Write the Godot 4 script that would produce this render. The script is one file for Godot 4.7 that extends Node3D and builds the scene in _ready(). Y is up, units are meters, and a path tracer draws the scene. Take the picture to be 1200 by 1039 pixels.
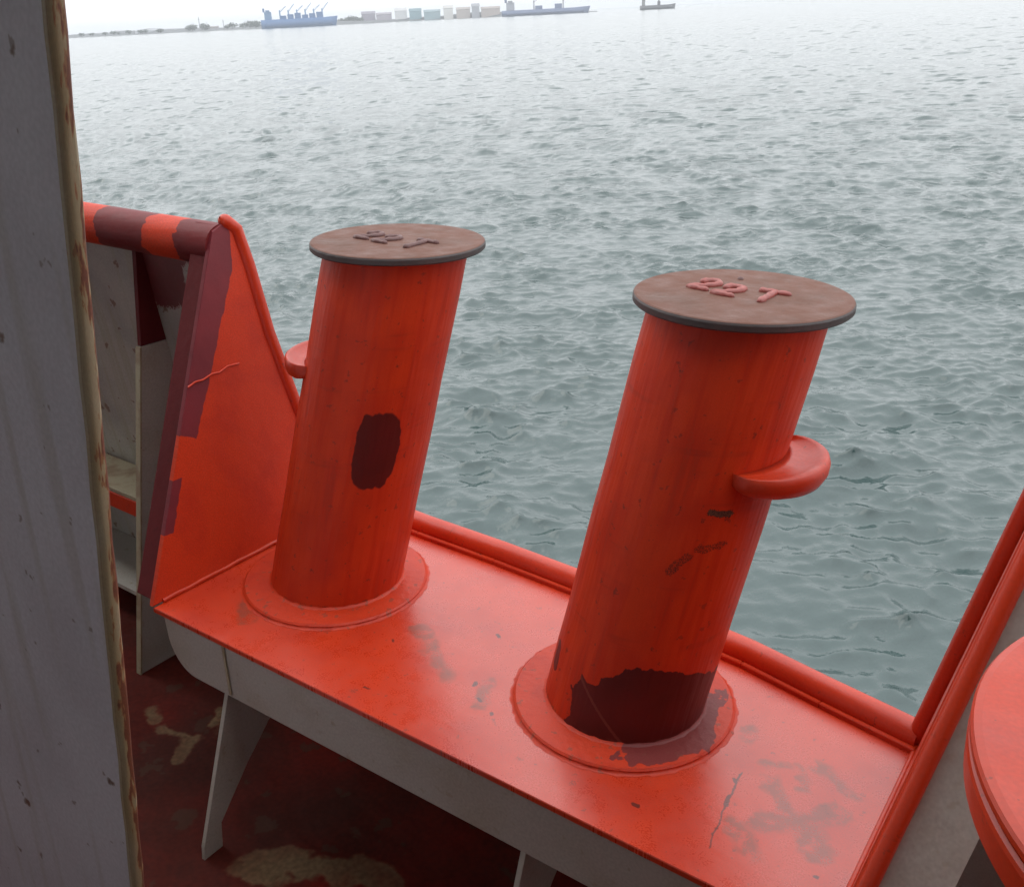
extends Node3D

# ---------------------------------------------------------------- mesh builder
class Geo:
	var v := PackedVector3Array()
	var n := PackedVector3Array()
	var uv := PackedVector2Array()

	func tri(a: Vector3, b: Vector3, c: Vector3, na: Vector3, nb: Vector3, nc: Vector3, ta := Vector2.ZERO, tb := Vector2.ZERO, tc := Vector2.ZERO) -> void:
		if (b - a).cross(c - a).dot(na + nb + nc) > 0.0:
			v.append_array([a, c, b]); n.append_array([na, nc, nb]); uv.append_array([ta, tc, tb])
		else:
			v.append_array([a, b, c]); n.append_array([na, nb, nc]); uv.append_array([ta, tb, tc])

	func face(pts: Array, out: Vector3, tex = null) -> void:
		var nn: Vector3 = (pts[1] - pts[0]).cross(pts[2] - pts[0]).normalized()
		if nn.length() < 0.5 and pts.size() > 3: nn = (pts[2] - pts[0]).cross(pts[3] - pts[0]).normalized()
		if nn.dot(out) < 0.0: nn = -nn
		for i in range(1, pts.size() - 1):
			if tex != null:
				tri(pts[0], pts[i], pts[i + 1], nn, nn, nn, tex.call(pts[0]), tex.call(pts[i]), tex.call(pts[i + 1]))
			else:
				tri(pts[0], pts[i], pts[i + 1], nn, nn, nn)

	# box with chamfered edges
	func box(c: Vector3, s: Vector3, ch := 0.002, b := Basis.IDENTITY, tex = null) -> void:
		var h := s * 0.5
		var k := minf(ch, minf(h.x, minf(h.y, h.z)) * 0.45)
		var axes := [Vector3.RIGHT, Vector3.UP, Vector3.BACK]
		var P := func(sx: float, sy: float, sz: float, full: int) -> Vector3:
			var q := Vector3(sx * (h.x - k), sy * (h.y - k), sz * (h.z - k))
			q[full] = [sx, sy, sz][full] * h[full]
			return c + b * q
		for a in 3:
			var e: int = (a + 1) % 3
			var f: int = (a + 2) % 3
			for s0 in [-1.0, 1.0]:
				var pts := []
				for q in [[-1.0, -1.0], [1.0, -1.0], [1.0, 1.0], [-1.0, 1.0]]:
					var t := [0.0, 0.0, 0.0]
					t[a] = s0; t[e] = q[0]; t[f] = q[1]
					pts.append(P.call(t[0], t[1], t[2], a))
				face(pts, b * (axes[a] * s0), tex)
			for s1 in [-1.0, 1.0]:
				for s2 in [-1.0, 1.0]:
					var t1 := [0.0, 0.0, 0.0]
					var t2 := [0.0, 0.0, 0.0]
					t1[e] = s1; t1[f] = s2; t1[a] = -1.0
					t2[e] = s1; t2[f] = s2; t2[a] = 1.0
					face([P.call(t1[0], t1[1], t1[2], e), P.call(t2[0], t2[1], t2[2], e), P.call(t2[0], t2[1], t2[2], f), P.call(t1[0], t1[1], t1[2], f)], b * (axes[e] * s1 + axes[f] * s2), tex)
		for sx in [-1.0, 1.0]:
			for sy in [-1.0, 1.0]:
				for sz in [-1.0, 1.0]:
					face([P.call(sx, sy, sz, 0), P.call(sx, sy, sz, 1), P.call(sx, sy, sz, 2)], b * Vector3(sx, sy, sz), tex)

	# rings of points joined to a skin; hard: facetted along, smooth around
	func loft(rings: Array, hard := false, tex = null, close := true) -> void:
		var m: int = rings[0].size()
		var cnt := rings.size()
		var nr := []
		var sum := 0.0
		for i in cnt - 1:
			var row := PackedVector3Array()
			for j in m:
				var j0: int = (j - 1 + m) % m if close else maxi(j - 1, 0)
				var j1: int = (j + 1) % m if close else mini(j + 1, m - 1)
				var around: Vector3 = (rings[i][j1] - rings[i][j0]) + (rings[i + 1][j1] - rings[i + 1][j0])
				var along: Vector3 = rings[i + 1][j] - rings[i][j]
				row.append(around.cross(along).normalized())
			nr.append(row)
		for i in cnt - 1:
			var cc := Vector3.ZERO
			for q in rings[i]: cc += q
			cc /= m
			for j in m: sum += nr[i][j].dot(rings[i][j] - cc) * (rings[i + 1][j] - rings[i][j]).length()
		var sg := 1.0 if sum >= 0.0 else -1.0
		for i in cnt - 1:
			for j in (m if close else m - 1):
				var k: int = (j + 1) % m
				var a: Vector3 = rings[i][j]; var b: Vector3 = rings[i][k]; var c: Vector3 = rings[i + 1][k]; var d: Vector3 = rings[i + 1][j]
				var na: Vector3 = nr[i][j] * sg; var nb: Vector3 = nr[i][k] * sg
				var nc := nb; var nd := na
				if not hard:
					if i > 0: na = ((nr[i - 1][j] + nr[i][j]) * sg).normalized(); nb = ((nr[i - 1][k] + nr[i][k]) * sg).normalized()
					if i < cnt - 2: nd = ((nr[i + 1][j] + nr[i][j]) * sg).normalized(); nc = ((nr[i + 1][k] + nr[i][k]) * sg).normalized()
				var ta := Vector2.ZERO; var tb := ta; var tc := ta; var td := ta
				if tex != null:
					ta = tex.call(a, float(j)); tb = tex.call(b, float(j + 1)); tc = tex.call(c, float(j + 1)); td = tex.call(d, float(j))
				tri(a, b, c, na, nb, nc, ta, tb, tc)
				tri(a, c, d, na, nc, nd, ta, tc, td)

	func cap(ring: PackedVector3Array, out: Vector3, tex = null) -> void:
		face(Array(ring), out, tex)

	static func ring(c: Vector3, r: float, segs: int, ax := Vector3.RIGHT, az := Vector3.BACK) -> PackedVector3Array:
		var q := PackedVector3Array()
		for j in segs:
			var t := TAU * j / segs
			q.append(c + ax * (cos(t) * r) + az * (sin(t) * r))
		return q

	# turned shape on a leaning axis: profile of (radius, height)
	func lathe(prof: Array, c: Vector3, lean := Vector3.ZERO, segs := 64, hard := true, tex = null) -> void:
		var rings := []
		for q in prof: rings.append(ring(c + lean * q.y + Vector3.UP * q.y, maxf(q.x, 0.0002), segs))
		loft(rings, hard, tex)

	func tube(pts: Array, r: float, segs := 12, caps := true, tex = null, round_ends := false, lump := 0.0) -> void:
		var r0 := r
		var rings := []
		var m := pts.size()
		var prev := Vector3.ZERO
		for i in m:
			var d: Vector3 = (pts[mini(i + 1, m - 1)] - pts[maxi(i - 1, 0)]).normalized()
			var ax := prev - d * prev.dot(d) if prev != Vector3.ZERO else d.cross(Vector3.UP if absf(d.y) < 0.9 else Vector3.RIGHT)
			ax = ax.normalized(); prev = ax
			var az := d.cross(ax)
			r = r0 * (1.0 + lump * (sin(i * 2.1 + pts[0].x * 90.0) + 0.6 * sin(i * 0.9 + 1.0)))
			if round_ends and i == 0:
				for k in [[0.15, 0.98], [0.6, 0.8], [0.9, 0.4]]: rings.append(ring(pts[0] - d * r * k[1], r * k[0], segs, ax, az))
			rings.append(ring(pts[i], r, segs, ax, az))
			if round_ends and i == m - 1:
				for k in [[0.9, 0.4], [0.6, 0.8], [0.15, 0.98]]: rings.append(ring(pts[i] + d * r * k[1], r * k[0], segs, ax, az))
		loft(rings, false, tex)
		if caps and not round_ends:
			cap(rings[0], pts[0] - pts[1], tex); cap(rings[-1], pts[m - 1] - pts[m - 2], tex)

	# flat plate: outline given in order, thickened along d
	func plate(outline: Array, d: Vector3, ch := 0.0015, tex = null) -> void:
		var c := Vector3.ZERO
		for q in outline: c += q
		c /= outline.size()
		var dn := d.normalized()
		var top := []; var bot := []; var ti := []; var bi := []
		for q in outline:
			var inn: Vector3 = q + (c - q).normalized() * ch * 1.4
			top.append(q + dn * (d.length() - ch)); bot.append(q + dn * ch)
			ti.append(inn + d); bi.append(inn)
		_poly(ti, d, tex); _poly(bi, -d, tex)
		for i in outline.size():
			var k := (i + 1) % outline.size()
			var out: Vector3 = (outline[i] + outline[k]) * 0.5 - c
			var e: Vector3 = (outline[k] - outline[i]).cross(d)
			if e.dot(out) < 0: e = -e
			face([bot[i], bot[k], top[k], top[i]], e, tex)
			face([top[i], top[k], ti[k], ti[i]], e.normalized() + dn, tex)
			face([bot[i], bot[k], bi[k], bi[i]], e.normalized() - dn, tex)

	func _poly(p: Array, out: Vector3, tex) -> void:
		var nn := out.normalized()
		var ax: Vector3 = (p[1] - p[0]).normalized()
		var ay := nn.cross(ax)
		var flat := PackedVector2Array()
		for q in p: flat.append(Vector2((q - p[0]).dot(ax), (q - p[0]).dot(ay)))
		var ix := Geometry2D.triangulate_polygon(flat)
		for i in range(0, ix.size(), 3):
			face([p[ix[i]], p[ix[i + 1]], p[ix[i + 2]]], out, tex)

	func mesh(shift := Vector3.ZERO) -> ArrayMesh:
		var arr := []
		arr.resize(Mesh.ARRAY_MAX)
		var w := v.duplicate()
		for i in w.size(): w[i] -= shift
		arr[Mesh.ARRAY_VERTEX] = w; arr[Mesh.ARRAY_NORMAL] = n; arr[Mesh.ARRAY_TEX_UV] = uv
		var am := ArrayMesh.new()
		am.add_surface_from_arrays(Mesh.PRIMITIVE_TRIANGLES, arr)
		return am

# ---------------------------------------------------------------- calibration
const FOCAL := 1143.65               # in pixels of a 1200 x 1039 picture
const EYE := Vector3(1.3187, 1.0706, 1.2458)
const SEA_UP := Vector3(-0.03445, 0.99865, 0.03896)   # the ship lists a little
const DECK_HEIGHT := 9.5             # platform above the sea
const DECK_Y := -0.5                 # main deck below the platform
var ship: Transform3D
var eye_world: Transform3D
var bases := {}
var taken := {}
var M := {}

func _ready() -> void:
	setup_camera_and_light()
	make_materials()
	build_sea()
	build_shore()
	build_ship_structure()
	build_bulwark()
	build_platform()
	build_bollards()
	build_pillar()
	build_vent()

# ---------------------------------------------------------------- camera, sky, sun
func setup_camera_and_light() -> void:
	var q := Quaternion(SEA_UP.normalized(), Vector3.UP)
	ship = Transform3D(Basis(q), Vector3(0, DECK_HEIGHT, 0))
	var cam := Camera3D.new()
	cam.name = "camera"
	cam.fov = rad_to_deg(2.0 * atan(519.5 / FOCAL))
	cam.near = 0.05
	cam.far = 20000.0
	eye_world = ship * Transform3D(Basis(Vector3(0.81894, 0.00415, -0.57387), Vector3(-0.2289, 0.91935, -0.32), Vector3(0.52626, 0.39342, 0.75384)).orthonormalized(), EYE)
	cam.transform = eye_world
	add_child(cam)
	cam.current = true
	# a closed overcast: palest at the horizon, brighter overhead, the same all round
	var sw := 128
	var sh := 128
	var im := Image.create(sw, sh, false, Image.FORMAT_RGBF)
	for y in sh:
		var el := (0.5 - (y + 0.5) / sh) * PI
		var lum := 2.0 * (0.47 + 0.53 * sin(el)) if el > 0.0 else 0.6
		for x in sw: im.set_pixel(x, y, Color(lum * 0.975, lum * 0.995, lum * 1.02))
	var sky_mat := PanoramaSkyMaterial.new()
	sky_mat.panorama = ImageTexture.create_from_image(im)
	var env := Environment.new()
	env.background_mode = Environment.BG_SKY
	env.sky = Sky.new()
	env.sky.sky_material = sky_mat
	env.tonemap_mode = Environment.TONE_MAPPER_LINEAR
	env.tonemap_exposure = 1.33
	env.sdfgi_enabled = true
	env.ssao_enabled = true
	env.ssil_enabled = true
	env.fog_enabled = true
	env.fog_density = 0.00014
	env.fog_light_color = Color(0.93, 0.95, 0.97)
	var we := WorldEnvironment.new()
	we.name = "environment"
	we.environment = env
	add_child(we)
	var sun := DirectionalLight3D.new()
	sun.name = "sun"
	sun.light_energy = 0.2
	sun.light_angular_distance = 60.0
	sun.light_color = Color(1.0, 0.97, 0.93)
	sun.shadow_enabled = true
	sun.look_at_from_position(Vector3.ZERO, -Vector3(-0.85, 0.6, 0.3), Vector3.UP)
	add_child(sun)

# ---------------------------------------------------------------- node helpers
func numbered(called: String) -> String:
	var k: int = taken.get(called, 0)
	taken[called] = k + 1
	return called if k == 0 else "%s_%03d" % [called, k]

func thing(called: String, label: String, category: String, base: Vector3, group := "", on_ship := true) -> Node3D:
	var o := Node3D.new()
	o.name = numbered(called)
	o.transform = ship * Transform3D(Basis.IDENTITY, base) if on_ship else Transform3D(Basis.IDENTITY, base)
	add_child(o)
	bases[o] = base
	if label: o.set_meta("label", label)
	if category: o.set_meta("category", category)
	if group: o.set_meta("group", group)
	return o

func setting(called: String, label: String, category: String, base := Vector3.ZERO, on_ship := true) -> Node3D:
	var o := thing(called, label, category, base, "", on_ship)
	o.set_meta("kind", "structure")
	return o

func part(parent: Node3D, called: String, g: Geo, m: Material, label := "") -> MeshInstance3D:
	var o := MeshInstance3D.new()
	o.name = called
	o.mesh = g.mesh(bases[parent])
	o.material_override = m
	parent.add_child(o, true)
	bases[o] = bases[parent]
	if label: o.set_meta("label", label)
	return o

# ---------------------------------------------------------------- textures
func noise(w: int, h: int, seed_: int, freq: float, oct := 4, seamless := false, stretch := Vector2.ONE) -> PackedByteArray:
	var f := FastNoiseLite.new()
	f.seed = seed_
	f.noise_type = FastNoiseLite.TYPE_SIMPLEX_SMOOTH
	f.frequency = freq
	f.fractal_octaves = oct
	var im: Image
	if seamless:
		im = f.get_seamless_image(w, h)
	elif stretch != Vector2.ONE:
		im = f.get_image(int(w / stretch.x), int(h / stretch.y))
		im.resize(w, h, Image.INTERPOLATE_CUBIC)
	else:
		im = f.get_image(w, h)
	im.convert(Image.FORMAT_L8)
	return im.get_data()

func rgb(r: int, g: int, b: int) -> Vector3:
	return Vector3(r, g, b)

func finish(buf: PackedByteArray, w: int, h: int) -> ImageTexture:
	var im := Image.create_from_data(w, h, false, Image.FORMAT_RGB8, buf)
	im.generate_mipmaps()
	return ImageTexture.create_from_image(im)

func put(buf: PackedByteArray, i: int, c: Vector3) -> void:
	buf[i * 3] = clampi(int(c.x), 0, 255)
	buf[i * 3 + 1] = clampi(int(c.y), 0, 255)
	buf[i * 3 + 2] = clampi(int(c.z), 0, 255)

func seg_dist(p: Vector2, a: Vector2, b: Vector2) -> float:
	var t := clampf((p - a).dot(b - a) / maxf((b - a).length_squared(), 1e-9), 0.0, 1.0)
	return p.distance_to(a + (b - a) * t)

var RED := Vector3(195, 54, 19)
var RED_DULL := Vector3(180, 46, 20)
var RED_CHALK := Vector3(196, 60, 32)
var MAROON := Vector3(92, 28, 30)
var GREY := Vector3(168, 162, 152)
var CREAM := Vector3(158, 146, 118)
var RUST := Vector3(92, 50, 28)

func red_at(a: int, b: int, c: int) -> Vector3:
	# a coarse, b middle, c fine noise, 0..255
	var col := RED.lerp(RED_DULL, clampf((a - 110) / 150.0, 0.0, 0.8))
	col = col.lerp(RED_CHALK, clampf((b - 150) / 180.0, 0.0, 0.5))
	col *= 0.94 + 0.12 * c / 255.0
	return col

func seamless_red() -> ImageTexture:
	var w := 512
	var a := noise(w, w, 3, 0.006, 4, true); var b := noise(w, w, 5, 0.03, 4, true); var c := noise(w, w, 7, 0.2, 3, true)
	var buf := PackedByteArray(); buf.resize(w * w * 3)
	for i in w * w:
		var col := red_at(a[i], b[i], c[i])
		if b[i] > 205 and c[i] > 150: col = col.lerp(Vector3(96, 44, 34), 0.7)
		put(buf, i, col)
	return finish(buf, w, w)

func seamless_paint(base: Vector3, stain: Vector3, seed_: int, amount := 0.5) -> ImageTexture:
	var w := 512
	var a := noise(w, w, seed_, 0.007, 4, true); var b := noise(w, w, seed_ + 1, 0.04, 4, true); var c := noise(w, w, seed_ + 2, 0.22, 3, true)
	var buf := PackedByteArray(); buf.resize(w * w * 3)
	for i in w * w:
		var col := base.lerp(stain, clampf((a[i] - 120) / 170.0, 0.0, 1.0) * amount)
		if b[i] > 196: col = col.lerp(stain, clampf((b[i] - 196) / 30.0, 0.0, 1.0) * amount)
		col *= 0.93 + 0.14 * c[i] / 255.0
		put(buf, i, col)
	return finish(buf, w, w)

func gray_texture(seed_: int, lo: int, hi: int, freq := 0.015) -> ImageTexture:
	var w := 512
	var a := noise(w, w, seed_, freq, 5, true)
	for i in w * w: a[i] = lo + (hi - lo) * a[i] / 255
	var im := Image.create_from_data(w, w, false, Image.FORMAT_L8, a)
	return ImageTexture.create_from_image(im)

func normal_texture(seed_: int, freq: float, oct: int, depth: float, w := 512) -> ImageTexture:
	var a := noise(w, w, seed_, freq, oct, true)
	var im := Image.create_from_data(w, w, false, Image.FORMAT_L8, a)
	im.convert(Image.FORMAT_RGBA8)
	im.bump_map_to_normal_map(depth)
	return ImageTexture.create_from_image(im)

func brush_texture() -> ImageTexture:
	var w := 1024
	var a := noise(w, w, 211, 0.05, 3, false, Vector2(1, 14)); var b := noise(w, w, 213, 0.02, 4); var c := noise(w, w, 215, 0.006, 3)
	for i in w * w: a[i] = clampi((a[i] * 2 + b[i] + c[i] * 3) / 6, 0, 255)
	var im := Image.create_from_data(w, w, false, Image.FORMAT_L8, a)
	im.convert(Image.FORMAT_RGBA8)
	im.bump_map_to_normal_map(4.0)
	return ImageTexture.create_from_image(im)

func surface(tex: Texture2D, rough: float, triplanar := 0.0, bump: Texture2D = null, bump_scale := 0.3, rough_tex: Texture2D = null, spec := 0.7) -> StandardMaterial3D:
	var m := StandardMaterial3D.new()
	m.albedo_texture = tex
	m.roughness = rough
	m.metallic_specular = spec
	if triplanar > 0.0:
		m.uv1_triplanar = true
		m.uv1_scale = Vector3.ONE * triplanar
	if bump:
		m.normal_enabled = true
		m.normal_texture = bump
		m.normal_scale = bump_scale
	if rough_tex:
		m.roughness_texture = rough_tex
	return m

func plain(c: Vector3, rough: float) -> StandardMaterial3D:
	var m := StandardMaterial3D.new()
	m.albedo_color = Color(c.x / 255.0, c.y / 255.0, c.z / 255.0)
	m.roughness = rough
	return m

func make_materials() -> void:
	var peel := normal_texture(21, 0.035, 4, 3.0)
	var rough_var := gray_texture(23, 150, 255)
	M.peel = peel
	M.brush = brush_texture()
	M.red = surface(seamless_red(), 0.5, 1.6, peel, 0.15, rough_var, 0.5)
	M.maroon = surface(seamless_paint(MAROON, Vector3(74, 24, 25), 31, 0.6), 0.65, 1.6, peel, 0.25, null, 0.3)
	M.grey = surface(seamless_paint(GREY, Vector3(146, 132, 110), 41, 0.55), 0.55, 1.3, peel, 0.25)
	M.cream = surface(seamless_paint(CREAM, RUST, 45, 0.6), 0.6, 3.0, peel, 0.4)
	M.pale = surface(seamless_paint(Vector3(188, 189, 190), Vector3(168, 164, 156), 55, 0.5), 0.5, 1.0, peel, 0.2)
	M.letter = surface(seamless_paint(Vector3(150, 62, 52), Vector3(100, 50, 42), 61, 0.6), 0.55, 8.0)
	M.letter_dark = surface(seamless_paint(Vector3(92, 46, 40), Vector3(70, 40, 34), 64, 0.6), 0.6, 8.0)
	M.cap = surface(seamless_paint(Vector3(108, 74, 62), Vector3(94, 70, 60), 67, 0.7), 0.85, 2.2, peel, 0.35, rough_var, 0.35)
	M.cap_edge = surface(seamless_paint(Vector3(52, 40, 38), Vector3(84, 44, 36), 70, 0.6), 0.6, 4.0, peel, 0.4)

# ---------------------------------------------------------------- sea
func build_sea() -> void:
	var rng := RandomNumberGenerator.new()
	rng.seed = 77
	var eye := eye_world.origin
	var look := -eye_world.basis.z
	var mid := atan2(look.z, look.x)
	# chop: many short-crested waves
	var wk := PackedVector2Array(); var wa := PackedFloat32Array(); var wp := PackedFloat32Array(); var wl := PackedFloat32Array()
	var wind := mid + 0.4
	var count := 60
	for i in count:
		var t := float(i) / (count - 1)
		var lam := 0.34 * pow(18.0, t) * rng.randf_range(0.9, 1.1)
		var dir := wind + rng.randfn(0.0, 0.6)
		var amp := 0.0128 * lam * rng.randf_range(0.6, 1.3)
		if lam > 1.1: amp *= pow(1.1 / lam, 0.7)
		wk.append(Vector2(cos(dir), sin(dir)) * TAU / lam); wa.append(amp); wp.append(rng.randf() * TAU); wl.append(lam)
	var gusts := FastNoiseLite.new()
	gusts.seed = 12
	gusts.frequency = 0.16
	gusts.fractal_octaves = 3
	var radii := PackedFloat32Array()
	var r := 1.5
	while r < 7000.0:
		radii.append(r)
		if r < 12.0: r += 0.6
		else: r += minf(maxf(0.06, 0.00009 * r * r), 0.035 * r)
	radii.append(9000.0)
	var angs := PackedFloat32Array()
	var a := mid - 0.78
	while a < mid + 0.78:
		angs.append(a); a += 0.0028
	while a < mid - 0.78 + TAU:
		angs.append(a); a += 0.06
	var na := angs.size(); var nr := radii.size()
	var verts := PackedVector3Array(); verts.resize(na * nr)
	var uvs := PackedVector2Array(); uvs.resize(na * nr)
	var norms := PackedVector3Array(); norms.resize(na * nr)
	var dirs := PackedVector2Array()
	for j in na: dirs.append(Vector2(cos(angs[j]), sin(angs[j])))
	for i in nr:
		var rr := radii[i]
		var cell := maxf(0.0028 * rr, (radii[i + 1] - rr) if i < nr - 1 else 1000.0)
		var fine := 0.0028 * rr
		var use := PackedFloat32Array(); var use_n := PackedFloat32Array(); var first := count
		for k in count:
			use.append(clampf(wl[k] / cell / 1.5 - 1.0, 0.0, 1.0))
			use_n.append(clampf(wl[k] / fine / 1.5 - 1.0, 0.0, 1.0))
			if use_n[k] > 0.0 and first == count: first = k
		for j in na:
			var p := dirs[j] * rr
			var y := 0.0; var dx := 0.0; var dz := 0.0; var sx := 0.0; var sz := 0.0; var crest := 0.0
			if first < count and angs[j] < mid + 0.85:
				var gust := clampf(0.9 + 0.9 * gusts.get_noise_2d(p.x, p.y), 0.5, 1.25)
				for k in range(first, count):
					var kk := wk[k]
					var ph := kk.x * p.x + kk.y * p.y + wp[k]
					var am := wa[k] * gust
					var sn := am * sin(ph)
					sx += kk.x * sn * use_n[k]; sz += kk.y * sn * use_n[k]
					if use[k] > 0.0:
						var cs := am * use[k] * cos(ph)
						y += cs
						crest += cs * 0.628 * TAU / wl[k]
						var s := sn * use[k] * 0.10 * wl[k]
						dx -= kk.x * s; dz -= kk.y * s
			verts[i * na + j] = Vector3(eye.x + p.x + dx, y, eye.z + p.y + dz)
			norms[i * na + j] = Vector3(sx, maxf(1.0 - crest, 0.4), sz).normalized()
			uvs[i * na + j] = (p + Vector2(dx, dz)) / 2.6
	var idx := PackedInt32Array()
	for i in nr:
		for j in na:
			if i < nr - 1:
				var j2 := (j + 1) % na
				idx.append_array([i * na + j, (i + 1) * na + j, (i + 1) * na + j2, i * na + j, (i + 1) * na + j2, i * na + j2])
	var arr := []
	arr.resize(Mesh.ARRAY_MAX)
	arr[Mesh.ARRAY_VERTEX] = verts; arr[Mesh.ARRAY_NORMAL] = norms; arr[Mesh.ARRAY_TEX_UV] = uvs; arr[Mesh.ARRAY_INDEX] = idx
	var am2 := ArrayMesh.new()
	am2.add_surface_from_arrays(Mesh.PRIMITIVE_TRIANGLES, arr)
	var m := StandardMaterial3D.new()
	m.albedo_color = Color(0.15, 0.23, 0.225)
	m.roughness = 0.14
	m.metallic_specular = 0.6
	m.normal_enabled = true
	m.normal_texture = normal_texture(91, 0.02, 3, 6.0)
	m.normal_scale = 0.3
	var o := MeshInstance3D.new()
	o.name = "sea"
	o.mesh = am2
	o.material_override = m
	o.set_meta("kind", "structure")
	o.set_meta("label", "choppy grey green sea stretching out to the horizon")
	o.set_meta("category", "sea")
	add_child(o)

# ---------------------------------------------------------------- far shore
func far_point(u: float, dist: float) -> Vector3:
	var hv := 40.0 - (u - 80.0) * 0.0508
	var d := eye_world.basis * Vector3((u - 600.0) / FOCAL, (519.5 - hv) / FOCAL, -1.0)
	d.y = 0.0
	var e := eye_world.origin
	return Vector3(e.x, 0, e.z) + d.normalized() * dist

func build_shore() -> void:
	var land := plain(Vector3(84, 86, 88), 0.95)
	var rng := RandomNumberGenerator.new()
	rng.seed = 5
	# low land along the water
	var g := Geo.new()
	var front := []; var crest := []; var rear := []
	for i in 61:
		var t := i / 60.0
		var u := lerpf(-260.0, 700.0, t)
		var dist := lerpf(3600.0, 2700.0, t) + 60.0 * sin(t * 17.0)
		var hh := (6.5 + 2.5 * sin(t * 31.0) + rng.randf() * 3.0) * clampf((700.0 - u) / 60.0, 0.05, 1.0)
		front.append(far_point(u, dist) + Vector3.UP * -0.5)
		crest.append(far_point(u, dist + 40.0) + Vector3.UP * hh)
		rear.append(far_point(u, dist + 500.0) + Vector3.UP * hh * 1.3)
	g.loft([PackedVector3Array(front), PackedVector3Array(crest), PackedVector3Array(rear)], false, null, false)
	for k in g.n.size():
		if g.n[k].y < 0: g.n[k] = -g.n[k]
	var sh := setting("shore", "low grey strip of land along the horizon", "shore", Vector3.ZERO, false)
	part(sh, "bank", g, land)
	# sheds and blocks on the land: u0, u1, height, colour, label
	var sheds := [
		[104.0, 128.0, 7.0, Vector3(186, 188, 190), "low pale shed at the far left end of the distant shore"],
		[134.0, 150.0, 10.0, Vector3(168, 168, 172), "small grey block on far shore between two low pale sheds"],
		[158.0, 206.0, 9.0, Vector3(196, 198, 202), "longest white shed on the far shore beside dark trees"],
		[242.0, 256.0, 9.0, Vector3(158, 154, 152), "small grey hut on far shore between the two masts"],
		[424.0, 440.0, 26.0, Vector3(146, 140, 152), "grey violet warehouse on far shore nearest the blue ship"],
		[441.0, 459.0, 21.0, Vector3(160, 154, 162), "lower grey violet warehouse on far shore against the taller one"],
		[463.0, 477.0, 30.0, Vector3(204, 204, 204), "white tall block on far shore just left of the teal shed"],
		[480.0, 494.0, 27.0, Vector3(120, 148, 156), "teal shed on far shore next to the white tall block"],
		[497.0, 516.0, 22.0, Vector3(138, 160, 166), "lower pale teal shed in the middle of the far shore row"],
		[520.0, 531.0, 30.0, Vector3(206, 204, 200), "narrow white block on far shore right of the teal sheds"],
		[535.0, 551.0, 24.0, Vector3(176, 166, 160), "pinkish grey shed on far shore beside the narrow white block"],
		[553.0, 562.0, 31.0, Vector3(158, 160, 166), "slim grey tower block on far shore between two pinkish sheds"],
		[564.0, 586.0, 22.0, Vector3(170, 158, 152), "pinkish shed on far shore touching the grey blue ship"],
	]
	for s in sheds:
		var dist := lerpf(3350.0, 2880.0, (s[0] - 100.0) / 480.0)
		var a := far_point(s[0], dist); var b := far_point(s[1], dist)
		var c := (a + b) * 0.5
		var ax := (b - a).normalized(); var az := ax.cross(Vector3.UP)
		var bs := Basis(ax, Vector3.UP, az)
		var o := thing("shore_building", s[4], "building", c, "buildings along the far shore", false)
		var w: float = a.distance_to(b); var h: float = s[2]
		var wall := Geo.new(); wall.box(c + Vector3.UP * (h * 0.4 + 1.0), Vector3(w, h * 0.8 + 4.0, 40), 0.2, bs)
		part(o, "wall", wall, plain(s[3], 0.9))
		var roof := Geo.new()
		var y0 := h * 0.8 + 3.0
		var p := func(x: float, y: float, z: float) -> Vector3: return c + bs * Vector3(x, y, z)
		var l0: Vector3 = p.call(-w / 2 - 1, y0, 21); var l1: Vector3 = p.call(w / 2 + 1, y0, 21)
		var r0: Vector3 = p.call(-w / 2 - 1, y0, -21); var r1: Vector3 = p.call(w / 2 + 1, y0, -21)
		var t0: Vector3 = p.call(-w / 2 - 1, y0 + h * 0.25, 0); var t1: Vector3 = p.call(w / 2 + 1, y0 + h * 0.25, 0)
		roof.face([l0, l1, t1, t0], bs.z + Vector3.UP); roof.face([r0, r1, t1, t0], -bs.z + Vector3.UP)
		roof.face([l0, r0, t0], -bs.x); roof.face([l1, r1, t1], bs.x)
		part(o, "roof", roof, plain(s[3] * 0.8, 0.9))
	# trees
	var leafm := plain(Vector3(78, 86, 78), 0.9)
	var barkm := plain(Vector3(70, 58, 46), 0.9)
	var trees := []
	for k in 34:
		var u := rng.randf_range(84.0, 306.0)
		if k > 24: u = rng.randf_range(398.0, 424.0)
		if absf(u - 222.0) < 22.0 or absf(u - 286.0) < 14.0: trees.append([u, rng.randf_range(12.0, 19.0)])
		else: trees.append([u, rng.randf_range(5.0, 10.0) if k < 25 else rng.randf_range(10.0, 18.0)])
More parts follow.
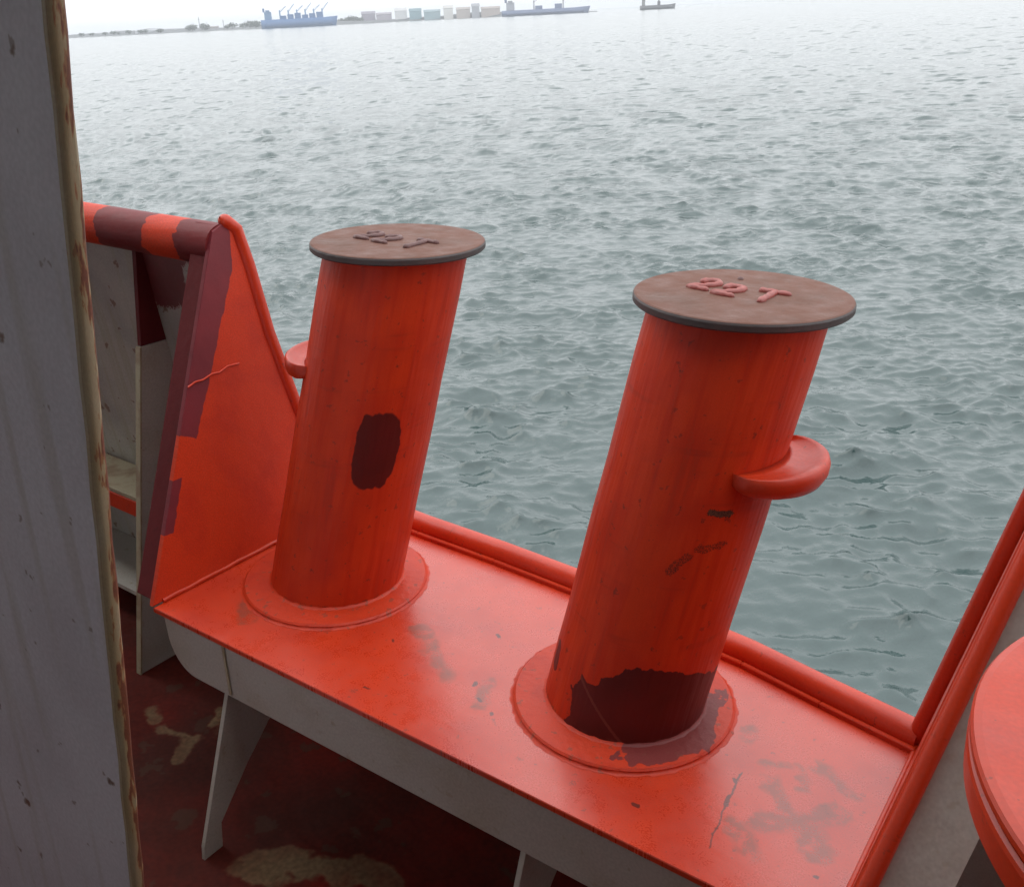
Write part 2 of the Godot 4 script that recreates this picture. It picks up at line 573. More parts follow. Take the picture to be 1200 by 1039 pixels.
	for s in trees:
		var c := far_point(s[0], 3000.0) + Vector3.UP * 4.0
		var o := thing("shore_tree", "small hazy tree in the low tree line along the far shore", "tree", c, "trees on the far shore", false)
		var h: float = s[1]
		var tr := Geo.new(); tr.tube([c - Vector3.UP * 2, c + Vector3(0.3, h * 0.3, 0), c + Vector3(0, h * 0.6, 0.4)], 0.6, 6)
		part(o, "trunk", tr, barkm)
		var cr := Geo.new()
		for k in 160:
			var d := Vector3(rng.randfn(), rng.randfn() * 0.8, rng.randfn()).normalized() * pow(rng.randf(), 0.4)
			var q := c + Vector3(d.x * h * 0.95, h * 0.5 + d.y * h * 0.45 + sin(d.x * 7.0) * h * 0.1, d.z * h * 0.95)
			var e1 := Vector3(rng.randfn(), rng.randfn(), rng.randfn()).normalized(); var e2 := e1.cross(d + Vector3(0.01, 0.3, 0)).normalized()
			var sz := rng.randf_range(0.09, 0.16) * h
			cr.face([q - e1 * sz, q + e2 * sz, q + e1 * sz, q - e2 * sz], d + Vector3.UP * 0.2)
		part(o, "crown", cr, leafm)
	# masts
	for s in [[234.0, 34.0, "thin mast on the far shore among the dark trees"], [262.0, 24.0, "short thin mast standing alone on the far shore"]]:
		var c := far_point(s[0], 2980.0) + Vector3.UP * 3.0
		var o := thing("shore_mast", s[2], "mast", c, "masts on the far shore", false)
		var po := Geo.new(); po.tube([c, c + Vector3.UP * s[1]], 0.8, 8)
		part(o, "pole", po, plain(Vector3(120, 122, 128), 0.7))
		var arm := Geo.new(); arm.box(c + Vector3.UP * s[1] * 0.8, Vector3(6, 0.8, 0.8), 0.1)
		part(o, "crossarm", arm, plain(Vector3(120, 122, 128), 0.7))
	# ships
	far_ship(306.0, 396.0, 2750.0, 20.0, Vector3(58, 98, 146), Vector3(84, 124, 164), "blue cargo ship with tall deck cranes moored off the far shore", 6)
	far_ship(588.0, 692.0, 2650.0, 13.0, Vector3(92, 104, 134), Vector3(150, 152, 160), "long low grey blue ship on horizon at the right end of the shore", 2)
	far_ship(750.0, 792.0, 2500.0, 9.0, Vector3(84, 84, 88), Vector3(120, 120, 120), "small dark grey vessel alone on the horizon above the right bollard", 1)

func far_ship(u0: float, u1: float, dist: float, h: float, hull_c: Vector3, top_c: Vector3, label: String, cranes: int) -> void:
	var a := far_point(u0, dist); var b := far_point(u1, dist)
	var c := (a + b) * 0.5
	var L := a.distance_to(b)
	var ax := (b - a).normalized()
	var bs := Basis(ax, Vector3.UP, ax.cross(Vector3.UP))
	var o := thing("distant_ship", label, "ship", c, "ships lying far off", false)
	var hm := plain(hull_c, 0.6); var tm := plain(top_c, 0.6)
	var g := Geo.new()
	var rings := []
	for q in [[-0.5, 0.55, 0.0], [-0.44, 0.95, 0.0], [0.3, 1.0, 0.0], [0.42, 0.7, 1.0], [0.5, 0.05, 2.0]]:
		var x: float = q[0] * L; var w: float = 13.0 * q[1]
		var lo := -1.5
		var hi: float = h + q[2]
		var x2 := x - (0.03 * L if q[2] > 1.5 else 0.0)
		rings.append(PackedVector3Array([c + bs * Vector3(x, hi, w), c + bs * Vector3(x2, lo, w * 0.8), c + bs * Vector3(x2, lo, -w * 0.8), c + bs * Vector3(x, hi, -w)]))
	g.loft(rings, true)
	g.cap(rings[0], -bs.x)
	part(o, "hull", g, hm)
	var house := Geo.new()
	house.box(c + bs * Vector3(-0.4 * L, h + 9.0, 0), Vector3(0.09 * L, 18.0, 20), 0.3, bs)
	house.box(c + bs * Vector3(-0.4 * L, h + 20.0, 0), Vector3(0.05 * L, 4.0, 24), 0.3, bs)
	part(o, "superstructure", house, tm)
	var fn := Geo.new(); fn.box(c + bs * Vector3(-0.45 * L, h + 22.0, 0), Vector3(0.025 * L, 9.0, 6), 0.3, bs)
	part(o, "funnel", fn, hm)
	for k in cranes:
		var x := lerpf(-0.3, 0.36, (k + 0.5) / cranes) * L
		var base := c + bs * Vector3(x, h - 0.5, 0)
		var cg := Geo.new()
		cg.tube([base, base + Vector3.UP * 21.0], 1.7, 8)
		var tip := base + bs * Vector3(17.0, 30.0 + 5.0 * (k % 2), 0)
		cg.tube([base + Vector3.UP * 16.0, tip], 0.8, 6)
		cg.tube([base + Vector3.UP * 21.0, tip], 0.3, 5)
		part(o, "deck_crane", cg, tm)
	for k in cranes:
		var x := lerpf(-0.3, 0.36, (k + 1.0) / (cranes + 1)) * L
		var hg := Geo.new(); hg.box(c + bs * Vector3(x, h + 3.5, 0), Vector3(0.08 * L, 9.0 + 5.0 * (k % 3), 18), 0.3, bs)
		part(o, "cargo_hatch", hg, hm)

# ---------------------------------------------------------------- deck, hull, house
func deck_texture() -> ImageTexture:
	# covers x -2..3, z -0.5..2.0 of the ship
	var w := 1280; var h := 640
	var a := noise(w, h, 101, 0.006, 4); var b := noise(w, h, 103, 0.03, 5); var c := noise(w, h, 107, 0.25, 3)
	var buf := PackedByteArray(); buf.resize(w * h * 3)
	# bare patches: strokes in ship x, z with half width
	var bare := [[-0.40, 0.05, -0.37, 0.13, 0.020], [-0.38, 0.12, -0.345, 0.22, 0.010], [-0.46, 0.17, -0.37, 0.14, 0.010], [-0.54, 0.15, -0.51, 0.155, 0.010],
		[0.06, 0.32, 0.14, 0.25, 0.04], [0.14, 0.25, 0.28, 0.20, 0.03], [0.50, 0.02, 0.6, 0.1, 0.03]]
	for y in h:
		for x in w:
			var i := y * w + x
			var p := Vector2(-2.0 + 5.0 * x / w, -0.5 + 2.5 * y / h)
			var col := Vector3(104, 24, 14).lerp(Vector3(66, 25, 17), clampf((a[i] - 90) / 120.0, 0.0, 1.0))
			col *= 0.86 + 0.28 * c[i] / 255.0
			var d := 1.0
			if absf(p.x) < 0.75 and p.y < 0.5:
				for s in bare: d = minf(d, seg_dist(p, Vector2(s[0], s[1]), Vector2(s[2], s[3])) - s[4])
			d += (b[i] - 128) / 128.0 * 0.035
			if d < 0.006: col = col.lerp(Vector3(120, 96, 70) * (0.75 + 0.35 * c[i] / 255.0), clampf((0.006 - d) / 0.010, 0.0, 1.0) * (0.55 + 0.45 * clampf(b[i] / 150.0, 0.0, 1.0)))
			elif b[i] > 200: col = col.lerp(Vector3(70, 52, 40), 0.6)
			put(buf, i, col)
	return finish(buf, w, h)

func build_ship_structure() -> void:
	var dk := setting("deck", "red painted steel deck with bare worn patches", "deck", Vector3(0, DECK_Y, 0))
	var tex := func(p: Vector3) -> Vector2: return Vector2((p.x + 2.0) / 5.0, (p.z + 0.5) / 2.5)
	var g := Geo.new()
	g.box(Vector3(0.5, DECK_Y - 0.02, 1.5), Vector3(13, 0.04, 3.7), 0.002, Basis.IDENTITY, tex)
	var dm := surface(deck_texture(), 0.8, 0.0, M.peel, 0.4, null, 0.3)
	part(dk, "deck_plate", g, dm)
	var hull := setting("hull", "steel side of the ship below the bulwark", "hull", Vector3(0, DECK_Y, -0.3))
	g = Geo.new()
	g.box(Vector3(0.5, DECK_Y - 4.9, -0.31), Vector3(13, 9.78, 0.03), 0.002)
	part(hull, "side_plate", g, M.grey)
	# the deckhouse that stands inboard, behind the photographer, and the deck above it
	var house := setting("deckhouse", "pale grey deckhouse wall along the inboard side of the deck", "deckhouse", Vector3(0, DECK_Y, 2.3))
	g = Geo.new()
	g.box(Vector3(0.5, 0.72, 2.05), Vector3(13, 2.44, 0.1), 0.004)
	part(house, "wall", g, M.pale)
	g = Geo.new()
	g.box(Vector3(2.5, 0.72, 1.18), Vector3(0.1, 2.43, 1.63), 0.004)
	part(house, "added_shade_wall", g, M.pale)  # unseen wall added to darken the right side and under the platform
	var over := setting("upper_deck", "pale grey upper deck overhanging the side passage", "deck", Vector3(0, 2.1, 1.6))
	g = Geo.new()
	g.box(Vector3(0.5, 1.98, 1.35), Vector3(13, 0.08, 1.5), 0.004)
	g.box(Vector3(0.5, 1.88, 0.615), Vector3(13, 0.12, 0.03), 0.004)
	part(over, "plating", g, M.pale)

# ---------------------------------------------------------------- bulwark
func bz(y: float) -> float: return -0.205 + 0.15 * y
func bx0(y: float) -> float: return -0.219 - 0.18 * y
func bx1(y: float) -> float: return 1.138 + 0.18 * y

func bulwark_texture() -> ImageTexture:
	# x -2..0, y -0.5..0.7
	var w := 1000; var h := 600
	var a := noise(w, h, 111, 0.008, 4); var b := noise(w, h, 113, 0.03, 4); var c := noise(w, h, 117, 0.25, 3); var s := noise(w, h, 119, 0.04, 3, false, Vector2(1, 14))
	var buf := PackedByteArray(); buf.resize(w * h * 3)
	var maroon_a := PackedVector2Array([Vector2(-0.71, 0.64), Vector2(-0.69, 0.45), Vector2(-0.62, 0.455), Vector2(-0.57, 0.48), Vector2(-0.55, 0.56), Vector2(-0.47, 0.64)])
	var maroon_b := PackedVector2Array([Vector2(-0.60, 0.50), Vector2(-0.52, 0.50), Vector2(-0.36, 0.2), Vector2(-0.30, 0.0), Vector2(-0.47, 0.1), Vector2(-0.57, 0.33)])
	for y in h:
		for x in w:
			var i := y * w + x
			var p := Vector2(-2.0 + 2.0 * x / w, 0.7 - 1.2 * y / h)
			var col := GREY.lerp(Vector3(146, 142, 136), clampf((a[i] - 100) / 140.0, 0.0, 0.9))
			col = col.lerp(Vector3(150, 142, 118), clampf((s[i] - 150) / 90.0, 0.0, 0.4))
			var q := p + Vector2(b[i] - 128, c[i] - 128) / 128.0 * 0.012
			if Geometry2D.is_point_in_polygon(q, maroon_a) or Geometry2D.is_point_in_polygon(q, maroon_b): col = MAROON.lerp(Vector3(120, 30, 30), a[i] / 400.0)
			if b[i] > 206: col = col.lerp(RUST, 0.6)
			put(buf, i, col * (0.93 + 0.12 * c[i] / 255.0))
	return finish(buf, w, h)

func rail_texture() -> ImageTexture:
	# along x -2..-0.3
	var w := 1024; var h := 256
	var a := noise(w, h, 121, 0.012, 4); var b := noise(w, h, 123, 0.03, 4); var c := noise(w, h, 127, 0.25, 3)
	var buf := PackedByteArray(); buf.resize(w * h * 3)
	for y in h:
		for x in w:
			var i := y * w + x
			var p := -2.0 + 1.7 * x / w + (b[i] - 128) / 128.0 * 0.012
			var col := Vector3(118, 36, 38).lerp(Vector3(100, 29, 31), a[i] / 255.0)
			if (p < -0.735 and p > -1.1) or (p > -0.56 and p < -0.45) or p < -1.5: col = red_at(a[i], b[i], c[i])
			put(buf, i, col * (0.93 + 0.12 * c[i] / 255.0))
	return finish(buf, w, h)

func build_bulwark() -> void:
	var o := thing("bulwark", "grey steel bulwark with fat red and maroon top rail at the ship's side", "bulwark", Vector3(-0.8, DECK_Y, bz(DECK_Y)))
	var tex := func(p: Vector3) -> Vector2: return Vector2((p.x + 2.0) / 2.0, (0.7 - p.y) / 1.2)
	var bm := surface(bulwark_texture(), 0.55, 0.0, M.peel, 0.3)
	var out := Vector3(0, 0, -0.012)
	var P := func(x: float, y: float) -> Vector3: return Vector3(x, y, bz(y))
	var g := Geo.new()
	g.plate([P.call(-6.0, DECK_Y), P.call(bx0(0.0), DECK_Y), P.call(bx0(0.0), 0.0), P.call(bx0(0.63), 0.63), P.call(-6.0, 0.60)], out, 0.001, tex)
	part(o, "plate", g, bm)
	g = Geo.new()
	g.plate([P.call(bx0(0.0) + 0.002, DECK_Y), P.call(bx1(0.0) - 0.002, DECK_Y), P.call(bx1(0.0) - 0.002, -0.02), P.call(bx0(0.0) + 0.002, -0.02)], out, 0.001)
	part(o, "plate", g, M.grey)
	g = Geo.new()
	g.plate([P.call(7.0, DECK_Y), P.call(bx1(0.0), DECK_Y), P.call(bx1(0.0), 0.0), P.call(bx1(0.63), 0.63), P.call(7.0, 0.63)], out, 0.001)
	part(o, "plate", g, M.grey)
	# top rails
	var rm := surface(rail_texture(), 0.55, 0.0, M.peel, 0.2, null, 0.35)
	g = Geo.new()
	var pts := []
	for i in 25:
		var t := i / 24.0
		pts.append(Vector3(lerpf(-6.0, -0.345, pow(t, 0.5)), lerpf(0.60, 0.645, pow(t, 0.5)), -0.078))
	g.tube(pts, 0.046, 28, true, func(p: Vector3, _j := 0.0) -> Vector2: return Vector2((p.x + 2.0) / 1.7, _j / 28.0))
	part(o, "top_rail", g, rm, "fat pipe rail painted in red and maroon patches")
	g = Geo.new()
	g.tube([Vector3(1.285, 0.66, -0.108), Vector3(7.0, 0.66, -0.108)], 0.054, 24)
	part(o, "top_rail", g, M.red)
	# stays: flat bars standing off the plate
	for x in [-0.69, -2.1, -3.5]:
		g = Geo.new()
		g.plate([Vector3(x, 0.36, -0.079), Vector3(x, 0.36, bz(0.36)), Vector3(x, DECK_Y, bz(DECK_Y)), Vector3(x, DECK_Y, 0.064)], Vector3(-0.014, 0, 0), 0.001)
		var st := part(o, "stay", g, M.grey)
		g = Geo.new()
		g.plate([Vector3(x + 0.002, 0.36, -0.074), Vector3(x + 0.002, 0.36, -0.0785), Vector3(x + 0.002, DECK_Y, 0.0645), Vector3(x + 0.002, DECK_Y, 0.069)], Vector3(-0.018, 0, 0), 0.0005)
		part(st, "stay_edge", g, M.cream)
		g = Geo.new()
		g.plate([Vector3(x, 0.632, -0.106), Vector3(x, 0.60, bz(0.60)), Vector3(x, 0.362, bz(0.362)), Vector3(x, 0.362, -0.079)], Vector3(-0.014, 0, 0), 0.001)
		part(o, "stay_head", g, M.maroon)
	# stringers along the plate
	g = Geo.new()
	g.box(Vector3(-3.36, -0.085, -0.145), Vector3(5.27, 0.012, 0.13), 0.001)
	part(o, "stringer", g, M.cream)
	g = Geo.new()
	g.box(Vector3(-3.36, -0.115, -0.083), Vector3(5.27, 0.046, 0.010), 0.001)
	part(o, "stringer_lip", g, M.red)
	g = Geo.new()
	g.box(Vector3(-3.36, -0.39, -0.165), Vector3(5.27, 0.014, 0.19), 0.001)
	part(o, "stringer", g, M.grey)

# ---------------------------------------------------------------- platform with end plates
func platform_texture(rough: bool) -> ImageTexture:
	# x -0.25..1.20, z -0.30..0.32
	var w := 1450; var h := 620
	var a := noise(w, h, 131, 0.006, 4); var b := noise(w, h, 133, 0.03, 5); var c := noise(w, h, 137, 0.25, 3); var d := noise(w, h, 139, 0.012, 5)
	var dark := [[0.929, 0.055, 0.935, 0.13, 0.0015], [0.935, 0.13, 0.95, 0.225, 0.0012], [0.398, -0.026, 0.405, -0.022, 0.004], [0.451, 0.114, 0.454, 0.12, 0.004], [0.484, 0.145, 0.49, 0.15, 0.003],
		[0.523, 0.165, 0.527, 0.168, 0.003], [0.932, 0.115, 0.936, 0.13, 0.004], [0.821, 0.213, 0.83, 0.212, 0.004], [0.925, 0.075, 0.93, 0.08, 0.003], [1.09, 0.19, 1.094, 0.19, 0.003], [0.30, 0.235, 0.31, 0.236, 0.002], [0.245, 0.10, 0.25, 0.104, 0.002]]
	var scuff := [[0.972, 0.05, 1.03, 0.10, 0.012], [1.03, 0.10, 1.08, 0.14, 0.02], [1.08, 0.06, 0.99, 0.14, 0.018], [1.02, -0.03, 1.09, 0.0, 0.007], [1.0, -0.01, 1.02, 0.03, 0.006], [0.90, -0.05, 0.905, -0.02, 0.008], [0.96, 0.16, 1.0, 0.2, 0.012], [0.95, 0.02, 0.98, 0.0, 0.005],
		[-0.10, 0.16, -0.03, 0.215, 0.012], [0.26, 0.04, 0.40, 0.13, 0.012], [0.47, 0.10, 0.50, 0.17, 0.008]]
	var buf := PackedByteArray(); buf.resize(w * h * (1 if rough else 3))
	for y in h:
		for x in w:
			var i := y * w + x
			var p := Vector2(-0.25 + 1.45 * x / w, -0.30 + 0.62 * y / h)
			if rough:
				buf[i] = clampi(150 + (d[i] - 128) / 6 + (b[i] - 128) / 8 + (c[i] - 128) / 6, 60, 255)
				continue
			var col := red_at(a[i], b[i], c[i])
			var jit := Vector2(b[i] - 128, d[i] - 128) / 128.0
			var pj := p + jit * 0.012
			var near := 1.0
			for s in scuff: near = minf(near, seg_dist(pj, Vector2(s[0], s[1]), Vector2(s[2], s[3])) - s[4])
			if near < 0.008: col = col.lerp(Vector3(118, 62, 48), clampf((0.008 - near) / 0.010, 0.0, 1.0) * clampf((b[i] + c[i] - 180) / 160.0, 0.0, 0.6))
			var pk := p + jit * 0.004
			near = 1.0
			for s in dark: near = minf(near, seg_dist(pk, Vector2(s[0], s[1]), Vector2(s[2], s[3])) - s[4])
			if near < 0.0: col = col.lerp(Vector3(70, 26, 20), 0.75)
			elif b[i] > 212 and c[i] > 120: col = col.lerp(Vector3(110, 44, 34), 0.6)
			put(buf, i, col)
	if rough:
		return ImageTexture.create_from_image(Image.create_from_data(w, h, false, Image.FORMAT_L8, buf))
	return finish(buf, w, h)

func end_plate_texture() -> ImageTexture:
	# z 0.32..-0.28 across, y 0.76..0 down
	var w := 600; var h := 760
	var a := noise(w, h, 141, 0.008, 4); var b := noise(w, h, 143, 0.03, 4); var c := noise(w, h, 147, 0.25, 3)
	var buf := PackedByteArray(); buf.resize(w * h * 3)
	var stripe := PackedVector2Array([Vector2(0.4, 0.24), Vector2(0.136, 0.305), Vector2(0.102, 0.287), Vector2(-0.078, 0.595), Vector2(-0.10, 0.70), Vector2(-0.05, 0.8), Vector2(0.4, 0.8)])
	var patch := PackedVector2Array([Vector2(0.159, 0.224), Vector2(0.208, 0.125), Vector2(0.3, 0.125), Vector2(0.3, 0.224)])
	for y in h:
		for x in w:
			var i := y * w + x
			var p := Vector2(0.32 - 0.6 * x / w, 0.76 - 0.76 * y / h)
			var q := p + Vector2(b[i] - 128, a[i] - 128) / 128.0 * 0.003
			var col := red_at(a[i], b[i], c[i])
			if Geometry2D.is_point_in_polygon(q, stripe) or Geometry2D.is_point_in_polygon(q, patch): col = Vector3(124, 44, 50).lerp(Vector3(106, 40, 46), a[i] / 255.0)
			put(buf, i, col * (0.94 + 0.1 * c[i] / 255.0))
	return finish(buf, w, h)

func build_platform() -> void:
	var o := thing("bollard_platform", "long red topped steel platform carrying the two leaning bollards", "platform", Vector3(0.46, DECK_Y, 0.1))
	var tex := func(p: Vector3) -> Vector2: return Vector2((p.x + 0.25) / 1.45, (p.z + 0.30) / 0.62)
	var pm := surface(platform_texture(false), 0.5, 0.0, M.peel, 0.05, platform_texture(true), 0.9)
	var g := Geo.new()
	g.plate([Vector3(-0.219, -0.012, 0.293), Vector3(1.142, -0.012, 0.283), Vector3(1.138, -0.012, -0.20), Vector3(-0.219, -0.012, -0.285)], Vector3(0, 0.012, 0), 0.002, tex)
	part(o, "top_plate", g, pm)
	# front skirt, its left lower corner rounded
	g = Geo.new()
	var outl := [Vector3(1.14, -0.0125, 0.270), Vector3(-0.21, -0.0125, 0.280)]
	for k in 9:
		var t := k / 8.0 * PI / 2
		outl.append(Vector3(-0.205 + 0.075 * (1.0 - cos(t)), -0.055 - 0.085 * sin(t), 0.280))
	outl.append(Vector3(1.14, -0.135, 0.270))
	g.plate(outl, Vector3(0, 0, -0.010), 0.001)
	part(o, "front_skirt", g, M.grey)
	g = Geo.new()
	g.box(Vector3(-0.025, -0.077, 0.2815), Vector3(0.007, 0.112, 0.003), 0.001, Basis(Vector3.BACK, 0.05))
	part(o, "weld_seam", g, M.cream)
	# pipe along the outboard edge
	g = Geo.new()
	var far := []
	for q in [[-0.24, -0.282], [0.02, -0.272], [0.235, -0.272], [0.435, -0.265], [0.62, -0.252], [0.819, -0.234], [0.974, -0.204], [1.138, -0.176]]:
		far.append(Vector3(q[0], 0.012, q[1]))
	g.tube(far, 0.026, 20)
	part(o, "edge_pipe", g, M.red)
	g = Geo.new()
	for i in far.size() - 1:
		var d: Vector3 = far[i + 1] - far[i]
		g.box((far[i] + far[i + 1]) * 0.5 + Vector3(0, -0.008, 0.030), Vector3(d.length(), 0.012, 0.010), 0.002, Basis(Vector3.UP, -atan2(d.z, d.x)))
	part(o, "edge_bar", g, M.red)
	# end plates: triangles rising to the bulwark top, splayed outwards
	var ep := surface(end_plate_texture(), 0.5, 0.0, M.peel, 0.12, null, 0.4)
	var etex := func(p: Vector3) -> Vector2: return Vector2((0.32 - p.z) / 0.6, (0.76 - p.y) / 0.76)
	var E := func(s: int, y: float, z: float) -> Vector3: return Vector3(bx0(y) if s == 0 else bx1(y), y, z)
	for s in 2:
		var lab := "red triangular end plate with a maroon stripe" if s == 0 else ""
		var outw := Vector3(-0.012 if s == 0 else 0.012, 0, 0)
		g = Geo.new()
		var fz := -0.225 if s == 0 else -0.165
		g.plate([E.call(s, 0.001, 0.293), E.call(s, 0.001, fz), E.call(s, 0.26, fz * 0.7 - 0.01), E.call(s, 0.60, -0.118), E.call(s, 0.675, -0.106), E.call(s, 0.692, -0.082), E.call(s, 0.68, -0.052)], outw, 0.0015, etex)
		var pl := part(o, "end_plate", g, ep if s == 0 else M.red, lab)
		# round bar on the outboard edge
		g = Geo.new()
		var rim := [E.call(s, 0.005, fz - 0.012), E.call(s, 0.13, fz * 0.85 - 0.014), E.call(s, 0.26, fz * 0.7 - 0.018), E.call(s, 0.45, -0.140), E.call(s, 0.60, -0.126), E.call(s, 0.675, -0.114), E.call(s, 0.694, -0.092)]
		for k in rim.size(): rim[k] += outw * (0.3 if s == 0 else -0.4)
		g.tube(rim, 0.015 if s == 0 else 0.018, 14, false, null, true)
		part(pl, "rim_bar", g, M.red)
		# flange standing off behind the inboard edge
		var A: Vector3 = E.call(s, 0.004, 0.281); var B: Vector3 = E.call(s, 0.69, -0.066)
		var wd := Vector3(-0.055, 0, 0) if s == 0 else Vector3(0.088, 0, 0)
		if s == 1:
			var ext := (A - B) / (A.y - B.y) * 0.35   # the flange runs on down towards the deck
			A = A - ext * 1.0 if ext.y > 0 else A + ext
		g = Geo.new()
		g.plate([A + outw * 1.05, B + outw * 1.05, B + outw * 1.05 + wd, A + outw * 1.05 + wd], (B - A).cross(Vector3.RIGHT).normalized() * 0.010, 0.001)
		part(pl, "flange", g, M.maroon if s == 0 else M.grey, "narrow flange with its shade painted in as maroon" if s == 0 else "plain grey flange of the end plate near the round red cover")  # left flange is red in shade; the maroon puts that shade into its colour
		if s == 1:
			g = Geo.new()
			var off := Vector3(0.014, 0, 0)
			g.tube([E.call(1, -0.02, 0.298) + off, E.call(1, 0.3, 0.142) + off, E.call(1, 0.66, -0.034) + off], 0.012, 12, true)
			part(pl, "edge_rod", g, M.red)
		# weld runs where the plate meets the top
		g = Geo.new()
		var wv := []
		for k in 15: wv.append(E.call(s, 0.004 + 0.001 * sin(k * 2.3), lerpf(0.27, -0.18, k / 14.0)) - outw * 0.15)
		g.tube(wv, 0.005, 8)
		part(pl, "weld", g, M.red)
	g = Geo.new()
	var wl := []
	for q in [[0.393, 0.094], [0.399, 0.075], [0.398, 0.055], [0.404, 0.03], [0.402, 0.012], [0.409, -0.012], [0.407, -0.042]]: wl.append(E.call(0, q[0], q[1]) + Vector3(0.001, 0, 0))
	g.tube(wl, 0.0022, 8)
	part(o, "weld_bead", g, M.red)
	# knees below
	for x in [-0.06, 0.655, 1.10]:
		g = Geo.new()
		g.plate([Vector3(x, -0.136, 0.262), Vector3(x, -0.136, 0.08), Vector3(x, -0.20, 0.10), Vector3(x, -0.34, 0.24), Vector3(x, -0.44, 0.325), Vector3(x, DECK_Y, 0.33), Vector3(x, DECK_Y, 0.375), Vector3(x, DECK_Y + 0.03, 0.372)], Vector3(0.010, 0, 0), 0.001)
		part(o, "knee", g, M.grey)

# ---------------------------------------------------------------- bollards
const TOP := 0.701
const LEAN := Vector3(0.1305, 0.0, -0.1926)   # per metre of height
const PIPE_R := 0.1365

func bollard_texture(which: int) -> ImageTexture:
	# angle -180..180 across, height 0.70..0 down
	var w := 1100; var h := 900
	var a := noise(w, h, 151 + which, 0.006, 4); var b := noise(w, h, 153 + which, 0.03, 5); var c := noise(w, h, 157 + which, 0.25, 3); var s := noise(w, h, 159 + which, 0.03, 3, false, Vector2(1, 12))
	var rub := noise(w, h, 161 + which, 0.03, 4, false, Vector2(16, 1))
	var buf := PackedByteArray(); buf.resize(w * h * 3)
	var patch: PackedVector2Array
	patch = PackedVector2Array([Vector2(112, -0.05), Vector2(107, 0.042), Vector2(111, 0.081), Vector2(105, 0.112), Vector2(99.7, 0.103), Vector2(92.8, 0.105), Vector2(86.4, 0.124), Vector2(80.8, 0.129), Vector2(72.5, 0.142), Vector2(58.6, 0.151), Vector2(42.3, 0.142), Vector2(26.1, 0.132), Vector2(0, 0.108), Vector2(-30, 0.1), Vector2(-40, -0.05)])
	for y in h:
		for x in w:
			var i := y * w + x
			var p := Vector2(-180.0 + 360.0 * x / w, TOP - TOP * y / h)
			var col := RED.lerp(RED_DULL, clampf((a[i] - 90) / 150.0, 0.0, 0.9))
			col = col.lerp(Vector3(182, 43, 15), clampf((s[i] - 120) / 100.0, 0.0, 0.8))
			col = col.lerp(RED_CHALK, clampf((b[i] - 170) / 180.0, 0.0, 0.4))
			col *= 0.95 + 0.09 * c[i] / 255.0
			if b[i] > 208: col = col.lerp(Vector3(112, 38, 30), 0.5)
			if b[i] + c[i] > 400 and a[i] > 110: col = Vector3(84, 36, 24)
			if s[i] > 206 and c[i] > 120: col = col.lerp(Vector3(150, 52, 32), 0.35)
			if rub[i] > 178 and p.y > 0.16 and p.y < 0.6: col = col.lerp(Vector3(132, 40, 26), clampf((rub[i] - 178) / 50.0, 0.0, 1.0) * clampf(c[i] / 180.0 - 0.2, 0.0, 0.6) * clampf((a[i] - 100) / 120.0, 0.0, 0.7))
			var j := Vector2((b[i] - 128) / 128.0 * 2.0 + (s[i] - 128) / 128.0 * 3.0, (b[i] - 128) / 128.0 * 0.004 + (s[i] - 128) / 128.0 * 0.006)
			var q := p + j
			var inside := 0.0
			if which == 0:
				var e := Vector2((q.x - 38.0 + (q.y - 0.337) * -25.0) / 18.5, (q.y - 0.337) / 0.075)
				inside = clampf((1.0 - pow(pow(absf(e.x), 3.0) + pow(absf(e.y), 3.0), 0.333)) / 0.05 + 0.5, 0.0, 1.0)
			elif Geometry2D.is_point_in_polygon(q, patch): inside = 1.0
			if inside > 0.0:
				var under := col
				col = Vector3(98, 26, 22).lerp(Vector3(80, 23, 20), a[i] / 255.0)
				if which == 1 and absf(p.y - 0.095 + (100.0 - p.x) * 0.0022) < 0.003 and p.x > 55: col = Vector3(108, 50, 42)
				col = under.lerp(col, inside)
			var k := Vector2(p.x * 0.00238, p.y) + Vector2(b[i] - 128, a[i] - 128) / 128.0 * 0.004
			if which == 1:
				var d1 := seg_dist(k, Vector2(51 * 0.00238, 0.415), Vector2(38 * 0.00238, 0.408))
				if d1 < 0.003 + 0.005 * c[i] / 255.0: col = Vector3(122, 96, 74).lerp(Vector3(60, 30, 24), clampf(c[i] / 200.0, 0.0, 1.0))
				var d2 := minf(seg_dist(k, Vector2(66 * 0.00238, 0.318), Vector2(57 * 0.00238, 0.343)), seg_dist(k, Vector2(52 * 0.00238, 0.352), Vector2(38 * 0.00238, 0.356)))
				if d2 < 0.008 * b[i] / 160.0 and c[i] > 118: col = col.lerp(Vector3(84, 34, 28), 0.7)
				var d3 := seg_dist(k, Vector2(140 * 0.00238, 0.108), Vector2(138 * 0.00238, 0.08))
				if d3 < 0.013: col = Vector3(92, 34, 32)
			else:
				var d4 := seg_dist(k, Vector2(136 * 0.00238, 0.19), Vector2(137 * 0.00238, 0.02))
				if d4 < 0.006: col = Vector3(74, 28, 22)
			if p.y < 0.02 and b[i] + c[i] > 300: col = col.lerp(Vector3(96, 54, 44), 0.55)
			put(buf, i, col)
	return finish(buf, w, h)

